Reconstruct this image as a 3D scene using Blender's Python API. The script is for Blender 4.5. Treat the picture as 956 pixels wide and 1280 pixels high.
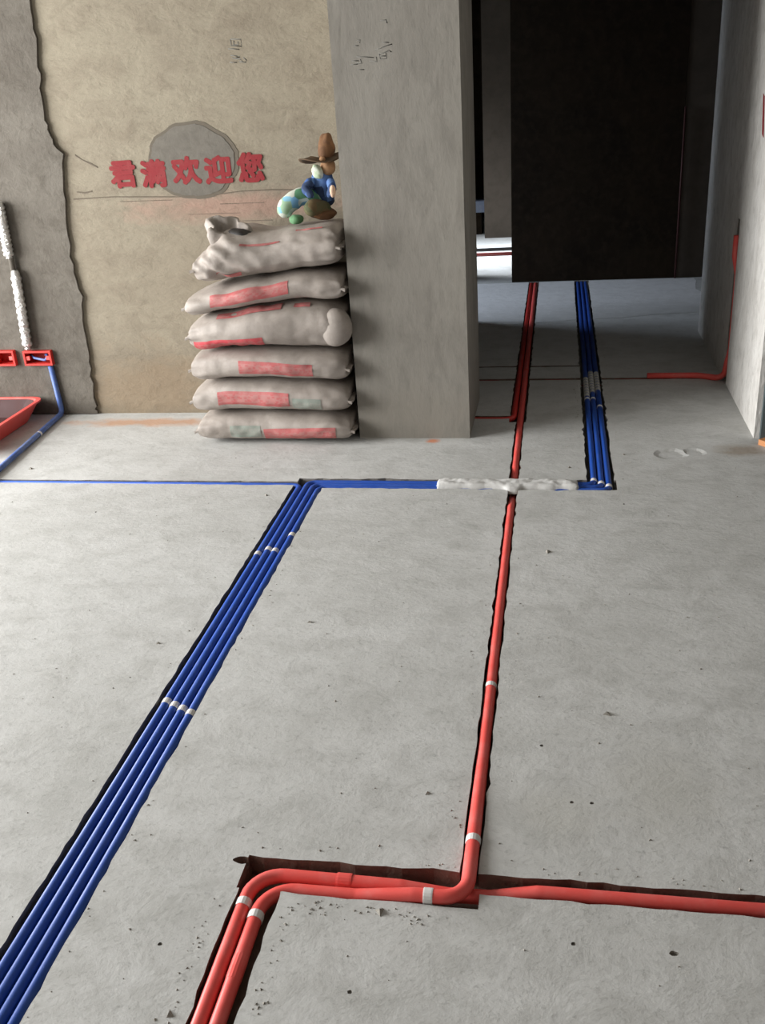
import bpy, bmesh, math, random
from mathutils import Vector, Matrix, noise
random.seed(7)
for o in list(bpy.data.objects): bpy.data.objects.remove(o)
scn = bpy.context.scene
COL = scn.collection

# ------------------------------------------------------------------ camera
F = 1200.0; CX, CY = 478.0, 640.0; H = 1.4            # focal length and centre in px of the 956x1280 frame
d = Vector((222, -560, F)).normalized()                # depth axis of the room seen by the camera (x right, y down, z forward)
v = Vector((180, 2640, F)); v = (v - d*v.dot(d)).normalized()
xr = v.cross(d)
R = Matrix((xr, d, -v))
cam_d = bpy.data.cameras.new('camera'); cam = bpy.data.objects.new('camera', cam_d); COL.objects.link(cam)
cam_d.sensor_fit = 'HORIZONTAL'; cam_d.sensor_width = 36; cam_d.lens = F/956*36; cam_d.clip_start = .02
Rt = R @ Matrix(((1, 0, 0), (0, -1, 0), (0, 0, -1)))
cam.matrix_world = Matrix.Translation((0, 0, H)) @ Rt.to_4x4()
scn.camera = cam
def ray(px, py): return R @ Vector((px-CX, py-CY, F))
def fl(px, py, z=0.0):
    w = ray(px, py); return w*((z-H)/w.z) + Vector((0, 0, H))
def onY(px, py, Y):
    w = ray(px, py); return w*(Y/w.y) + Vector((0, 0, H))

# ------------------------------------------------------------------ world and light
scn.view_settings.view_transform = 'Standard'; scn.view_settings.look = 'None'
scn.view_settings.gamma = 1; scn.view_settings.exposure = 0.0
scn.view_settings.use_curve_mapping = False
wd = bpy.data.worlds.new('sky'); scn.world = wd; wd.use_nodes = True
wd.node_tree.nodes['Background'].inputs[0].default_value = (.80, .90, 1.0, 1)
wd.node_tree.nodes['Background'].inputs[1].default_value = 1.0
def area(name, loc, rot, sx, sy, power, col):
    l = bpy.data.lights.new(name, 'AREA'); l.shape = 'RECTANGLE'; l.size = sx; l.size_y = sy; l.energy = power; l.color = col
    o = bpy.data.objects.new(name, l); COL.objects.link(o); o.location = loc; o.rotation_euler = rot
    return o
hp = math.pi/2
# daylight coming in through the three window openings (each lamp fills its opening)
area('daylight_main_window', (-5.22, 2.05, 1.45), (0, -hp+.08, 0), 2.3, 3.0, 540, (1.0, 1.0, .985))
area('daylight_passage_window', (-3.2, 6.47, 1.45), (0, -hp+.45, 0), 1.3, .9, 24, (.74, .85, 1.0)).data.spread = 1.7
area('daylight_far_window', (-2.6, 8.1, 1.5), (0, -hp+.62, 0), 1.1, 1.0, 34, (.85, .92, 1.0)).data.spread = .8

# ------------------------------------------------------------------ materials
def mat(name, base=(.5, .5, .5), rough=.8, metal=0.0):
    m = bpy.data.materials.new(name); m.use_nodes = True
    b = m.node_tree.nodes['Principled BSDF']
    b.inputs['Base Color'].default_value = (*base, 1); b.inputs['Roughness'].default_value = rough; b.inputs['Metallic'].default_value = metal
    return m, m.node_tree.nodes, m.node_tree.links, b
def mathn(n, l, op, a, b=None):
    q = n.new('ShaderNodeMath'); q.operation = op
    for i, s in enumerate((a, b)):
        if s is None: continue
        if isinstance(s, (int, float)): q.inputs[i].default_value = s
        else: l.new(s, q.inputs[i])
    return q.outputs[0]
def mixc(n, l, fac, a, b):
    q = n.new('ShaderNodeMix'); q.data_type = 'RGBA'
    for i, s in ((0, fac), (6, a), (7, b)):
        if hasattr(s, 'is_output'): l.new(s, q.inputs[i])
        elif isinstance(s, tuple): q.inputs[i].default_value = (*s, 1)
        else: q.inputs[i].default_value = s
    return q.outputs[2]
def tex(n, l, co, scale, detail=6, rough=.6, dist=0.0):
    t = n.new('ShaderNodeTexNoise'); t.inputs['Scale'].default_value = scale; t.inputs['Detail'].default_value = detail
    t.inputs['Roughness'].default_value = rough; t.inputs['Distortion'].default_value = dist; l.new(co, t.inputs['Vector'])
    return t.outputs['Fac']
def ramp(n, l, s, lo, hi):
    q = n.new('ShaderNodeMapRange'); q.inputs[1].default_value = lo; q.inputs[2].default_value = hi; l.new(s, q.inputs[0])
    return q.outputs[0]
def coords(n, kind='Object', scale=None):
    c = n.new('ShaderNodeTexCoord'); return c.outputs[kind]
def concrete(name, ca, cb, cc, big=1.6, fine=40, bump=.35, bdist=.006, stains=(), speck=.5, stretch=(1, 1, 1), rough=.9):
    m, n, l, b = mat(name, ca, rough)
    b.inputs['Specular IOR Level'].default_value = .15
    co = coords(n)
    mp = n.new('ShaderNodeMapping'); mp.inputs['Scale'].default_value = stretch; l.new(co, mp.inputs['Vector']); cs = mp.outputs[0]
    n1 = tex(n, l, cs, big, 8, .62, .6); n2 = tex(n, l, cs, big*5, 6, .65, .3); n3 = tex(n, l, cs, fine, 5, .7)
    c = mixc(n, l, ramp(n, l, n1, .35, .65), ca, cb)
    c = mixc(n, l, mathn(n, l, 'MULTIPLY', ramp(n, l, n2, .45, .75), .75), c, cc)
    c = mixc(n, l, mathn(n, l, 'MULTIPLY', ramp(n, l, n3, .55, .8), speck), c, tuple(k*.55 for k in cc))
    for (sx, sy, sz), (rx, ry, rz), colr, amt in stains:
        ma = n.new('ShaderNodeMapping'); ma.vector_type = 'TEXTURE'; ma.inputs['Location'].default_value = (sx, sy, sz); ma.inputs['Scale'].default_value = (rx, ry, rz); l.new(co, ma.inputs['Vector'])
        ln = n.new('ShaderNodeVectorMath'); ln.operation = 'LENGTH'; l.new(ma.outputs[0], ln.inputs[0])
        dd = mathn(n, l, 'ADD', ln.outputs['Value'], mathn(n, l, 'MULTIPLY', mathn(n, l, 'SUBTRACT', n2, .5), 2.2))
        f = mathn(n, l, 'MULTIPLY', ramp(n, l, dd, 1.15, .35), amt)
        c = mixc(n, l, f, c, colr)
    l.new(c, b.inputs['Base Color'])
    bp = n.new('ShaderNodeBump'); bp.inputs['Strength'].default_value = bump; bp.inputs['Distance'].default_value = bdist
    hgt = mathn(n, l, 'ADD', mathn(n, l, 'MULTIPLY', n2, 1.0), mathn(n, l, 'MULTIPLY', n3, .35))
    l.new(hgt, bp.inputs['Height']); l.new(bp.outputs[0], b.inputs['Normal'])
    return m
def plastic(name, col, rough=.42, dust=.25, dustcol=(.55, .53, .5), sc=14):
    m, n, l, b = mat(name, col, rough)
    co = coords(n); f = tex(n, l, co, sc, 5, .65)
    c = mixc(n, l, mathn(n, l, 'MULTIPLY', ramp(n, l, f, .45, .8), dust), col, dustcol)
    l.new(c, b.inputs['Base Color'])
    l.new(mathn(n, l, 'ADD', mathn(n, l, 'MULTIPLY', f, .3), rough-.12), b.inputs['Roughness'])
    return m
pz = lambda q, z=0: (q.x, q.y, z)
M = {}
M['floor'] = concrete('floor_screed', (.57, .568, .555), (.49, .487, .47), (.385, .38, .36), 1.6, 55, .5, .006, speck=.6, stretch=(1, 1.3, 1), stains=(
    (pz(fl(190, 528)), (.42, .06, .3), (.50, .27, .15), .75),
    (pz(fl(540, 551)), (.03, .03, .3), (.70, .22, .08), .8),
    (pz(fl(925, 562)), (.10, .07, .3), (.30, .24, .18), .7),
    (pz(fl(830, 985)), (.12, .16, .3), (.42, .41, .375), .5),
    (pz(fl(700, 1020)), (.10, .10, .3), (.43, .42, .385), .5)))
M['cut'] = concrete('groove_cut', (.20, .145, .115), (.15, .10, .08), (.11, .08, .065), 6, 70, .6, .006)
M['cut_grey'] = concrete('groove_cut_grey', (.27, .25, .22), (.20, .185, .165), (.16, .15, .135), 6, 70, .6, .006)
M['backwall'] = concrete('back_wall_plaster', (.30, .265, .202), (.25, .216, .165), (.20, .165, .125), 2.2, 30, .6, .012, speck=.35, stretch=(.7, 1, 1.2), stains=(
    ((-1.35, 4.13, .93), (.55, .3, .07), (.36, .205, .165), .55),
    ((-1.9, 4.13, .1), (.5, .3, .22), (.24, .175, .115), .6),
    ((-1.5, 4.13, .6), (.3, .3, .3), (.25, .21, .16), .4)))
M['coat'] = concrete('grey_mortar_coat', (.163, .147, .126), (.12, .106, .09), (.09, .078, .064), 3.0, 35, .5, .012, speck=.3)
M['patch'] = concrete('round_patch_mortar', (.175, .16, .138), (.15, .137, .118), (.13, .118, .10), 5, 45, .3, .006, speck=.3)
M['pier'] = concrete('pier_concrete', (.29, .272, .24), (.24, .222, .196), (.185, .17, .15), 2.4, 45, .3, .006, speck=.35, stretch=(1.2, 1, .45), stains=(
    ((-.6, 3.78, .1), (.3, .3, .16), (.26, .235, .2), .5),))
M['rightwall'] = concrete('right_wall_plaster', (.74, .72, .69), (.62, .595, .56), (.46, .435, .405), 4, 40, .7, .01, speck=.4, stretch=(1, 1, .6))
M['farwall'] = concrete('shade_brown_wall', (.030, .020, .012), (.018, .0125, .008), (.040, .028, .018), 3.5, 30, .3, .006, speck=.2)  # near-black brown: the shade on the far wall is put into its colour
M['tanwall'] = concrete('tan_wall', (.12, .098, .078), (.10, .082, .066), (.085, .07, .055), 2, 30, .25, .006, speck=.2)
M['plainwall'] = concrete('room_wall', (.30, .28, .25), (.26, .245, .22), (.22, .205, .185), 1.5, 30, .2, .006, speck=.2)
M['ceil'] = concrete('ceiling_concrete', (.28, .27, .25), (.24, .23, .215), (.2, .19, .18), 1.2, 25, .2, .006, speck=.2)
M['fill'] = concrete('white_mortar', (.66, .655, .64), (.60, .59, .575), (.52, .51, .49), 8, 90, .3, .004, speck=.2)
M['frame'] = plastic('white_frame', (.75, .75, .74), .4, .1)
M['red'] = plastic('red_pvc', (.86, .105, .09), .42, .35, (.80, .33, .31))
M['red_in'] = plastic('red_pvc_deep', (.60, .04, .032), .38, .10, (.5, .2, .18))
M['blue'] = plastic('blue_pvc', (.016, .080, .42), .44, .12, (.24, .32, .52))
M['blue2'] = plastic('blue_pvc_dusty', (.075, .14, .40), .5, .5, (.40, .44, .52))
M['white'] = plastic('white_clip', (.78, .76, .75), .4, .25, (.6, .5, .48))
M['sleeve'] = plastic('grey_sleeve', (.60, .585, .53), .45, .6, (.28, .26, .22), 60)
M['black'] = plastic('black_cable', (.02, .018, .018), .5, .2, (.15, .13, .12))
M['darkred'] = plastic('dark_red_conduit', (.20, .03, .025), .5, .3, (.2, .12, .1))
M['paint'] = None
def paint():
    m, n, l, b = mat('red_stencil_paint', (.60, .035, .045), .75)
    co = coords(n); f = tex(n, l, co, 26, 6, .7); g = tex(n, l, co, 120, 3, .6)
    c = mixc(n, l, mathn(n, l, 'MULTIPLY', ramp(n, l, f, .5, .8), .6), (.225, .0065, .011), (.26, .055, .05))
    c = mixc(n, l, mathn(n, l, 'MULTIPLY', ramp(n, l, g, .62, .75), .3), c, (.24, .13, .10))
    l.new(c, b.inputs['Base Color']); return m
M['paint'] = paint()
M['pencil'] = mat('pencil_marks', (.13, .125, .11), .8)[0]
M['crack'] = mat('crack_line', (.13, .11, .085), .95)[0]
def foil():
    m, n, l, b = mat('silver_foil', (.80, .79, .77), .28, .9)
    co = coords(n); f = tex(n, l, co, 45, 4, .6, 1.5)
    bp = n.new('ShaderNodeBump'); bp.inputs['Strength'].default_value = 1; bp.inputs['Distance'].default_value = .01
    l.new(f, bp.inputs['Height']); l.new(bp.outputs[0], b.inputs['Normal']); return m
M['foil'] = foil()
def bagmat():
    m, n, l, b = mat('woven_sack', (.55, .49, .44), .62)
    co = coords(n); f = tex(n, l, co, 7, 6, .65, .5); g = tex(n, l, co, 30, 5, .7)
    c = mixc(n, l, ramp(n, l, f, .35, .7), (.40, .352, .315), (.285, .245, .215))
    c = mixc(n, l, mathn(n, l, 'MULTIPLY', ramp(n, l, g, .5, .8), .5), c, (.23, .20, .175))
    l.new(c, b.inputs['Base Color'])
    w = n.new('ShaderNodeTexWave'); w.bands_direction = 'X'; w.inputs['Scale'].default_value = 90; w.inputs['Distortion'].default_value = .5; l.new(co, w.inputs['Vector'])
    bp = n.new('ShaderNodeBump'); bp.inputs['Strength'].default_value = .4; bp.inputs['Distance'].default_value = .006
    h = mathn(n, l, 'ADD', mathn(n, l, 'MULTIPLY', w.outputs['Fac'], .08), mathn(n, l, 'ADD', f, mathn(n, l, 'MULTIPLY', g, .3)))
    l.new(h, bp.inputs['Height']); l.new(bp.outputs[0], b.inputs['Normal'])
    return m
M['bag'] = bagmat()
def printmat(name, ca, cb):
    m, n, l, b = mat(name, ca, .65)
    co = coords(n, 'UV'); mp = n.new('ShaderNodeMapping'); mp.inputs['Scale'].default_value = (9, 3, 1); l.new(co, mp.inputs['Vector'])
    vo = n.new('ShaderNodeTexVoronoi'); vo.distance = 'CHEBYCHEV'; vo.inputs['Scale'].default_value = 2.2; l.new(mp.outputs[0], vo.inputs['Vector'])
    f = ramp(n, l, vo.outputs['Distance'], .34, .40)
    sp = n.new('ShaderNodeSeparateXYZ'); l.new(co, sp.inputs[0])
    inside = mathn(n, l, 'MULTIPLY', ramp(n, l, sp.outputs['Y'], .2, .26), ramp(n, l, sp.outputs['Y'], .8, .74))
    c = mixc(n, l, mathn(n, l, 'MULTIPLY', mathn(n, l, 'MULTIPLY', f, inside), .5), ca, cb)
    g = tex(n, l, coords(n), 35, 5, .7)
    c = mixc(n, l, mathn(n, l, 'MULTIPLY', ramp(n, l, g, .42, .75), .7), c, cb)
    l.new(c, b.inputs['Base Color']); return m
M['pred'] = printmat('red_print', (.44, .10, .10), (.42, .22, .20))
M['pstrong'] = printmat('strong_red_print', (.50, .045, .06), (.44, .18, .165))
M['pgreen'] = printmat('faded_green_print', (.25, .285, .245), (.33, .315, .28))

# ------------------------------------------------------------------ helpers
def link(name, me, m=None, parent=None, kind=None):
    o = bpy.data.objects.new(name, me); COL.objects.link(o)
    if m is not None:
        for k in (m if isinstance(m, (list, tuple)) else [m]): me.materials.append(k)
    if parent is not None: o.parent = parent
    if kind: o['kind'] = kind
    return o
def mesh(name, verts, faces, smooth=False):
    me = bpy.data.meshes.new(name); me.from_pydata([tuple(q) for q in verts], [], faces); me.update()
    if smooth:
        for p in me.polygons: p.use_smooth = True
    return me
def tag(o, label, cat, group=None):
    o['label'] = label; o['category'] = cat
    if group: o['group'] = group
    return o
def empty(name, loc):
    o = bpy.data.objects.new(name, None); COL.objects.link(o); o.location = loc; o.empty_display_size = .05
    return o
def kid(name, me, m, parent):
    o = link(name, me, m, parent)
    if parent.type == 'EMPTY' or parent.location.length > 0: o.matrix_parent_inverse = Matrix.Translation(parent.location).inverted()
    return o
def boxdata(boxes):
    V, Fc = [], []
    for (x0, x1, y0, y1, z0, z1) in boxes:
        b = len(V)
        V += [(x0, y0, z0), (x1, y0, z0), (x1, y1, z0), (x0, y1, z0), (x0, y0, z1), (x1, y0, z1), (x1, y1, z1), (x0, y1, z1)]
        Fc += [[b+i for i in q] for q in ((0, 3, 2, 1), (4, 5, 6, 7), (0, 1, 5, 4), (1, 2, 6, 5), (2, 3, 7, 6), (3, 0, 4, 7))]
    return V, Fc
def boxes(name, bs, m, kind=None, parent=None):
    return link(name, mesh(name, *boxdata(bs)), m, parent, kind)
def cut(o, cutters):
    for me in cutters:
        c = bpy.data.objects.new('cutter', me); COL.objects.link(c)
        md = o.modifiers.new('b', 'BOOLEAN'); md.operation = 'DIFFERENCE'; md.solver = 'EXACT'; md.object = c; md.material_mode = 'TRANSFER'
        bpy.context.view_layer.update()
        dg = bpy.context.evaluated_depsgraph_get()
        nm = bpy.data.meshes.new_from_object(o.evaluated_get(dg))
        o.modifiers.clear(); o.data = nm
        bpy.data.objects.remove(c)
def strip(path, w0, w1, depth, m, jit=.004, step=.03, top=.05):
    """a ragged trench along a polyline: w0 to its left, w1 to its right"""
    pts = [Vector((*q, 0)) for q in path]; P = []
    for a, b in zip(pts, pts[1:]):
        k = max(2, int((b-a).length/step))
        for i in range(k): P.append(a.lerp(b, i/k))
    P.append(pts[-1])
    V = []
    for i, p in enumerate(P):
        t = (P[min(i+1, len(P)-1)] - P[max(i-1, 0)]).normalized(); nrm = Vector((-t.y, t.x, 0))
        jl = random.uniform(-1, 1)*jit + (random.random() < .06)*jit*1.7; jr = random.uniform(-1, 1)*jit + (random.random() < .06)*jit*1.7
        L = p+nrm*(w0+jl); Q = p-nrm*(w1+jr); dz = random.uniform(-.003, .003)
        V += [(L.x, L.y, top), (Q.x, Q.y, top), (Q.x, Q.y, -depth+dz), (L.x, L.y, -depth+dz)]
    Fc = []
    for i in range(len(P)-1):
        a = 4*i; b = a+4
        for q in range(4): Fc.append([a+q, a+(q+1) % 4, b+(q+1) % 4, b+q])
    Fc.append([3, 2, 1, 0]); e = 4*(len(P)-1); Fc.append([e, e+1, e+2, e+3])
    me = mesh('cutter', V, Fc); me.materials.append(m)
    bm = bmesh.new(); bm.from_mesh(me); bmesh.ops.recalc_face_normals(bm, faces=bm.faces); bm.to_mesh(me); bm.free()
    return me
def fillet(path, r, n=8):
    P = [Vector(q) for q in path]; out = [P[0]]
    for i in range(1, len(P)-1):
        a = (P[i-1]-P[i]); b = (P[i+1]-P[i]); ang = a.angle(b)
        if abs(ang-math.pi) < .05: out.append(P[i]); continue
        t = min(r/math.tan(ang/2), a.length*.48, b.length*.48); rr = t*math.tan(ang/2)
        a.normalize(); b.normalize(); c = P[i] + (a+b).normalized()*(rr/math.sin(ang/2))
        p0 = P[i]+a*t-c; p1 = P[i]+b*t-c; om = p0.angle(p1); so = math.sin(om)
        for k in range(n+1):
            f = k/n; out.append(c + p0*(math.sin((1-f)*om)/so) + p1*(math.sin(f*om)/so))
    out.append(P[-1]); return out
def densify(P, step):
    out = []
    for a, b in zip(P, P[1:]):
        k = max(1, int((b-a).length/step))
        for i in range(k): out.append(a.lerp(b, i/k))
    out.append(P[-1]); return out
def tube(name, P, r, seg=14, wob=0.0, rf=None):
    P = [Vector(q) for q in P]
    if wob:
        P = densify(P, .12); s = random.uniform(0, 50)
        P = [p + Vector((noise.noise(Vector((p.x*2.2+s, p.y*2.2, 0))), noise.noise(Vector((p.x*2.2, p.y*2.2+s, 5))), .5*noise.noise(Vector((p.x*2.5, p.y*2.5, 9+s)))))*wob for p in P]
    V, Fc = [], []; up = None
    for i, p in enumerate(P):
        t = (P[min(i+1, len(P)-1)]-P[max(i-1, 0)]).normalized()
        if up is None:
            up = Vector((0, 0, 1)) if abs(t.z) < .9 else Vector((0, 1, 0))
        up = (up - t*up.dot(t)).normalized(); sd = t.cross(up)
        rr = r if rf is None else r*rf(i/(len(P)-1), i)
        for k in range(seg):
            a = 2*math.pi*k/seg; V.append(p + up*math.sin(a)*rr + sd*math.cos(a)*rr)
    for i in range(len(P)-1):
        for k in range(seg):
            Fc.append([i*seg+k, i*seg+(k+1) % seg, (i+1)*seg+(k+1) % seg, (i+1)*seg+k])
    Fc.append(list(range(seg))[::-1]); Fc.append([(len(P)-1)*seg+k for k in range(seg)])
    me = mesh(name, V, Fc, True)
    bm = bmesh.new(); bm.from_mesh(me); bmesh.ops.recalc_face_normals(bm, faces=bm.faces); bm.to_mesh(me); bm.free()
    return me
def band(p, t, r, w=.014, k=1.10):
    """a short clip or sleeve ring around a conduit at p along t, with chamfered rims"""
    p = Vector(p); t = Vector(t).normalized()
    P = [p+t*q*w for q in (-.5, -.5, -.36, .36, .5, .5)]; rad = [r*1.0, r*(k-.03), r*k, r*k, r*(k-.03), r*1.0]
    up = Vector((0, 0, 1)) if abs(t.z) < .9 else Vector((0, 1, 0)); up = (up-t*up.dot(t)).normalized(); sd = t.cross(up)
    V, Fc = [], []; seg = 16
    for q, rr in zip(P, rad):
        for a in range(seg):
            V.append(q + (up*math.sin(2*math.pi*a/seg)+sd*math.cos(2*math.pi*a/seg))*rr)
    for i in range(len(P)-1):
        for a in range(seg): Fc.append([i*seg+a, i*seg+(a+1) % seg, (i+1)*seg+(a+1) % seg, (i+1)*seg+a])
    return mesh('clip', V, Fc, False)
def conduit(name, label, path, r, m, bend=.06, clips=(), wob=.0, group=None, clipmat='white', clipname='clip'):
    o = link(name, tube(name, fillet(path, bend), r, wob=wob), m); tag(o, label, 'conduit', group)
    for c in clips:
        kid(c[4] if len(c) > 4 else clipname, band(c[0], c[1], r, c[2] if len(c) > 2 else .014, 1.05 if len(c) > 3 and c[3].startswith('red') else 1.10), M[c[3]] if len(c) > 3 else M[clipmat], o)
    return o
def flat_poly(name, pts, m, parent, axis, at, thick):
    """an upright plate with an outline in (x,z) on a wall facing -y (axis 'y') or in (y,z) on a wall facing -x ('x')"""
    n_ = len(pts); V = []
    for off in (0, -thick):
        for (a, z) in pts: V.append((a, at+off, z) if axis == 'y' else (at+off, a, z))
    Fc = [list(range(n_)), [n_+i for i in range(n_)][::-1]] + [[i, (i+1) % n_, n_+(i+1) % n_, n_+i] for i in range(n_)]
    me = mesh(name, V, Fc); bm = bmesh.new(); bm.from_mesh(me); bmesh.ops.recalc_face_normals(bm, faces=bm.faces); bm.to_mesh(me); bm.free()
    return link(name, me, m, parent)

# ------------------------------------------------------------------ the setting
YB, YP, YT = 4.13, 3.78, 4.33          # back wall face, pier face, rear of both
XR = .776                              # corridor wall face
YD = 6.98                              # dark far wall face
YE = 9.01                              # end wall of the far room
CH = 2.7
floor = boxes('floor', [(-5.4, 2.9, -2.95, 10.5, -.14, 0)], M['floor'], 'structure')
BX = (-.9600, -.9338, -.9076, -.8814)      # the four blue conduits of the long run
UX = (.1420, .1682, .1944)                # the three that go on into the corridor
XM = -.151                             # long red conduit
ct = [strip([(-.92, .2), (-.92, 3.30)], .062, .054, .034, M['cut_grey'], .002),
      strip([(-2.62, 3.283), (-.96, 3.283)], .018, .016, .03, M['cut_grey'], .002),
      strip([(-.975, 3.285), (.222, 3.285)], .048, .042, .036, M['cut_grey'], .004),
      strip([(.168, 3.25), (.168, 6.97)], .052, .048, .034, M['cut_grey'], .003),
      strip([(XM, 1.31), (XM, 4.0)], .0175, .0185, .036, M['cut'], .0022),
      strip([(XM-.012, 3.98), (XM-.012, 6.97)], .036, .036, .034, M['cut'], .003),
      strip([(-.592, 1.342), (-.128, 1.342)], .043, .042, .05, M['cut'], .0025),
      strip([(-.14, 1.362), (2.5, 1.362)], .023, .027, .036, M['cut'], .0022),
      strip([(-.549, .3), (-.549, 1.35)], .039, .044, .036, M['cut'], .003),
      strip([(-1.3, 4.612), (.70, 4.605)], .014, .014, .03, M['cut'], .002),
      strip([(-1.3, 4.835), (.13, 4.835)], .010, .010, .025, M['cut'], .002),
      strip([(-1.1, 4.045), (-.17, 4.045)], .018, .018, .028, M['cut'], .003)]
# chipped dents in the screed
def dent(cx, cy, rx, ry, dp, m):
    V = []; n_ = 16
    for k in range(n_):
        a = 2*math.pi*k/n_; q = 1+.3*noise.noise(Vector((math.cos(a)*1.3, math.sin(a)*1.3, cx*9)))
        V.append((cx+math.cos(a)*rx*q, cy+math.sin(a)*ry*q, dp))
    V += [(cx+(x-cx)*.5, cy+(y-cy)*.5, -dp) for (x, y, z) in V]
    Fc = [list(range(n_))[::-1], [n_+i for i in range(n_)]] + [[i, (i+1) % n_, n_+(i+1) % n_, n_+i] for i in range(n_)]
    me = mesh('cutter', V, Fc); me.materials.append(m)
    bm = bmesh.new(); bm.from_mesh(me); bmesh.ops.recalc_face_normals(bm, faces=bm.faces); bm.to_mesh(me); bm.free()
    return me
q = fl(842, 566); ct.append(dent(q.x-.015, q.y-.01, .085, .075, .0055, M['floor'])); ct.append(dent(q.x+.075, q.y+.01, .06, .055, .0045, M['floor']))
ct.append(dent(-.600, 1.372, .030, .014, .02, M['cut']))
q = fl(842, 1192); ct.append(dent(q.x, q.y, .011, .007, .006, M['cut_grey']))
for (px, py) in ((677, 932), (740, 1004), (715, 1003), (717, 1180), (780, 630), (437, 1240), (200, 1180), (120, 640)):
    q = fl(px, py); ct.append(dent(q.x, q.y, .006, .005, .004, M['cut_grey']))
cut(floor, ct)
boxes('ceiling', [(-5.4, 2.9, -2.95, 10.5, CH, CH+.12)], M['ceil'], 'structure')
wall_back = boxes('wall_back', [(-5.35, -.823, YB, YT, 0, CH)], M['backwall'], 'structure')
wall_pier = boxes('wall_pier', [(-.82, -.351, YP, YT, 0, CH)], M['pier'], 'structure')
wall_right = boxes('wall_right', [(XR, 1.0, 3.777, 5.50, 0, CH)], M['rightwall'], 'structure')
boxes('wall_right_recess', [(.985, 1.15, 5.505, 7.1, 0, CH)], M['tanwall'], 'structure')
boxes('wall_right_return', [(1.003, 2.8, 3.80, 3.98, 0, CH)], M['plainwall'], 'structure')
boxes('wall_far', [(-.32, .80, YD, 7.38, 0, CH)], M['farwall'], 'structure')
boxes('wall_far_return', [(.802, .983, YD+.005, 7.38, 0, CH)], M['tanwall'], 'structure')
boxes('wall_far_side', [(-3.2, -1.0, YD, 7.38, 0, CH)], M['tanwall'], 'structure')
boxes('wall_light_block_hall', [(-3.2, -.66, 5.55, 5.86, 0, CH)], M['plainwall'], 'structure')  # unseen, added to block daylight so the corridor floor stays dark
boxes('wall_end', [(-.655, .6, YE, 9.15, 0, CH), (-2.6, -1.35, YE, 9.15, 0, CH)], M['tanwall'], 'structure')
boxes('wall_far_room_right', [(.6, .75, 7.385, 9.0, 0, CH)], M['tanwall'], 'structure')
boxes('wall_light_block_top', [(-.349, XR-.002, 3.80, YT, 2.02, CH)], M['pier'], 'structure')  # unseen header, added to keep ceiling bounce out of the corridor
boxes('wall_light_block_passage', [(-.90, -.67, 5.865, 6.975, 2.0, CH)], M['plainwall'], 'structure')  # unseen, added to shade the passage daylight off the corridor wall
boxes('wall_hall_left', [(-3.4, -3.25, 4.335, 5.545, 0, CH)], M['plainwall'], 'structure')
def holed(name, x0, x1, ya, yb, wy0, wy1, wz0, wz1, m):
    boxes(name, [(x0, x1, ya, wy0, 0, CH), (x0, x1, wy1, yb, 0, CH), (x0, x1, wy0, wy1, 0, wz0), (x0, x1, wy0, wy1, wz1, CH)], m, 'structure')
holed('wall_left', -5.35, -5.15, -2.8, 4.12, .5, 3.6, .2, 2.5, M['plainwall'])
holed('wall_left_passage', -3.4, -3.21, 5.86, 6.98, 5.93, 6.95, .55, 2.15, M['plainwall'])
holed('wall_left_far_room', -2.75, -2.605, 7.385, 9.0, 7.55, 8.75, .8, 2.2, M['plainwall'])
boxes('wall_front', [(-5.35, 2.8, -2.95, -2.805, 0, CH)], M['plainwall'], 'structure')
boxes('wall_side', [(2.8, 2.9, -2.8, 3.98, 0, CH)], M['plainwall'], 'structure')
def frame(name, x, y0, y1, z0, z1, nm, t=.05, dpt=.05):
    bs = [(x, x+dpt, y0, y1, z0, z0+t), (x, x+dpt, y0, y1, z1-t, z1)]
    for k in range(nm+1):
        yy = y0+(y1-y0-t)*k/nm; bs.append((x, x+dpt, yy, yy+t, z0+t, z1-t))
    boxes(name, bs, M['frame'], 'structure')
frame('window_1', -5.199, .5, 3.6, .2, 2.5, 2)
frame('window_2', -3.32, 5.93, 6.95, .55, 2.15, 1, .04)
frame('window_3', -2.72, 7.55, 8.75, .8, 2.2, 1, .04)
# dim store behind the end wall with a bluish sill
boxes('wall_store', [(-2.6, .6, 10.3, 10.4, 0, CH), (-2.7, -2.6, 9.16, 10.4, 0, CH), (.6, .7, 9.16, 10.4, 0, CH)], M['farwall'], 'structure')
sill = boxes('sill_board', [(-1.3, -.66, 9.22, 9.40, .20, .30)], mat('blue_grey_board', (.30, .36, .48), .6)[0])
bpy.data.objects['sill_board'].data.materials[0] = plastic('blue_grey_board2', (.22, .26, .36), .6, .3)
tag(sill, 'blue grey board across the dark gap beside the tan far wall', 'board')
kid('support', mesh('support', *boxdata([(-1.25, -1.20, 9.25, 9.37, 0, .2), (-.75, -.70, 9.25, 9.37, 0, .2)])), M['farwall'], sill)

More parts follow.
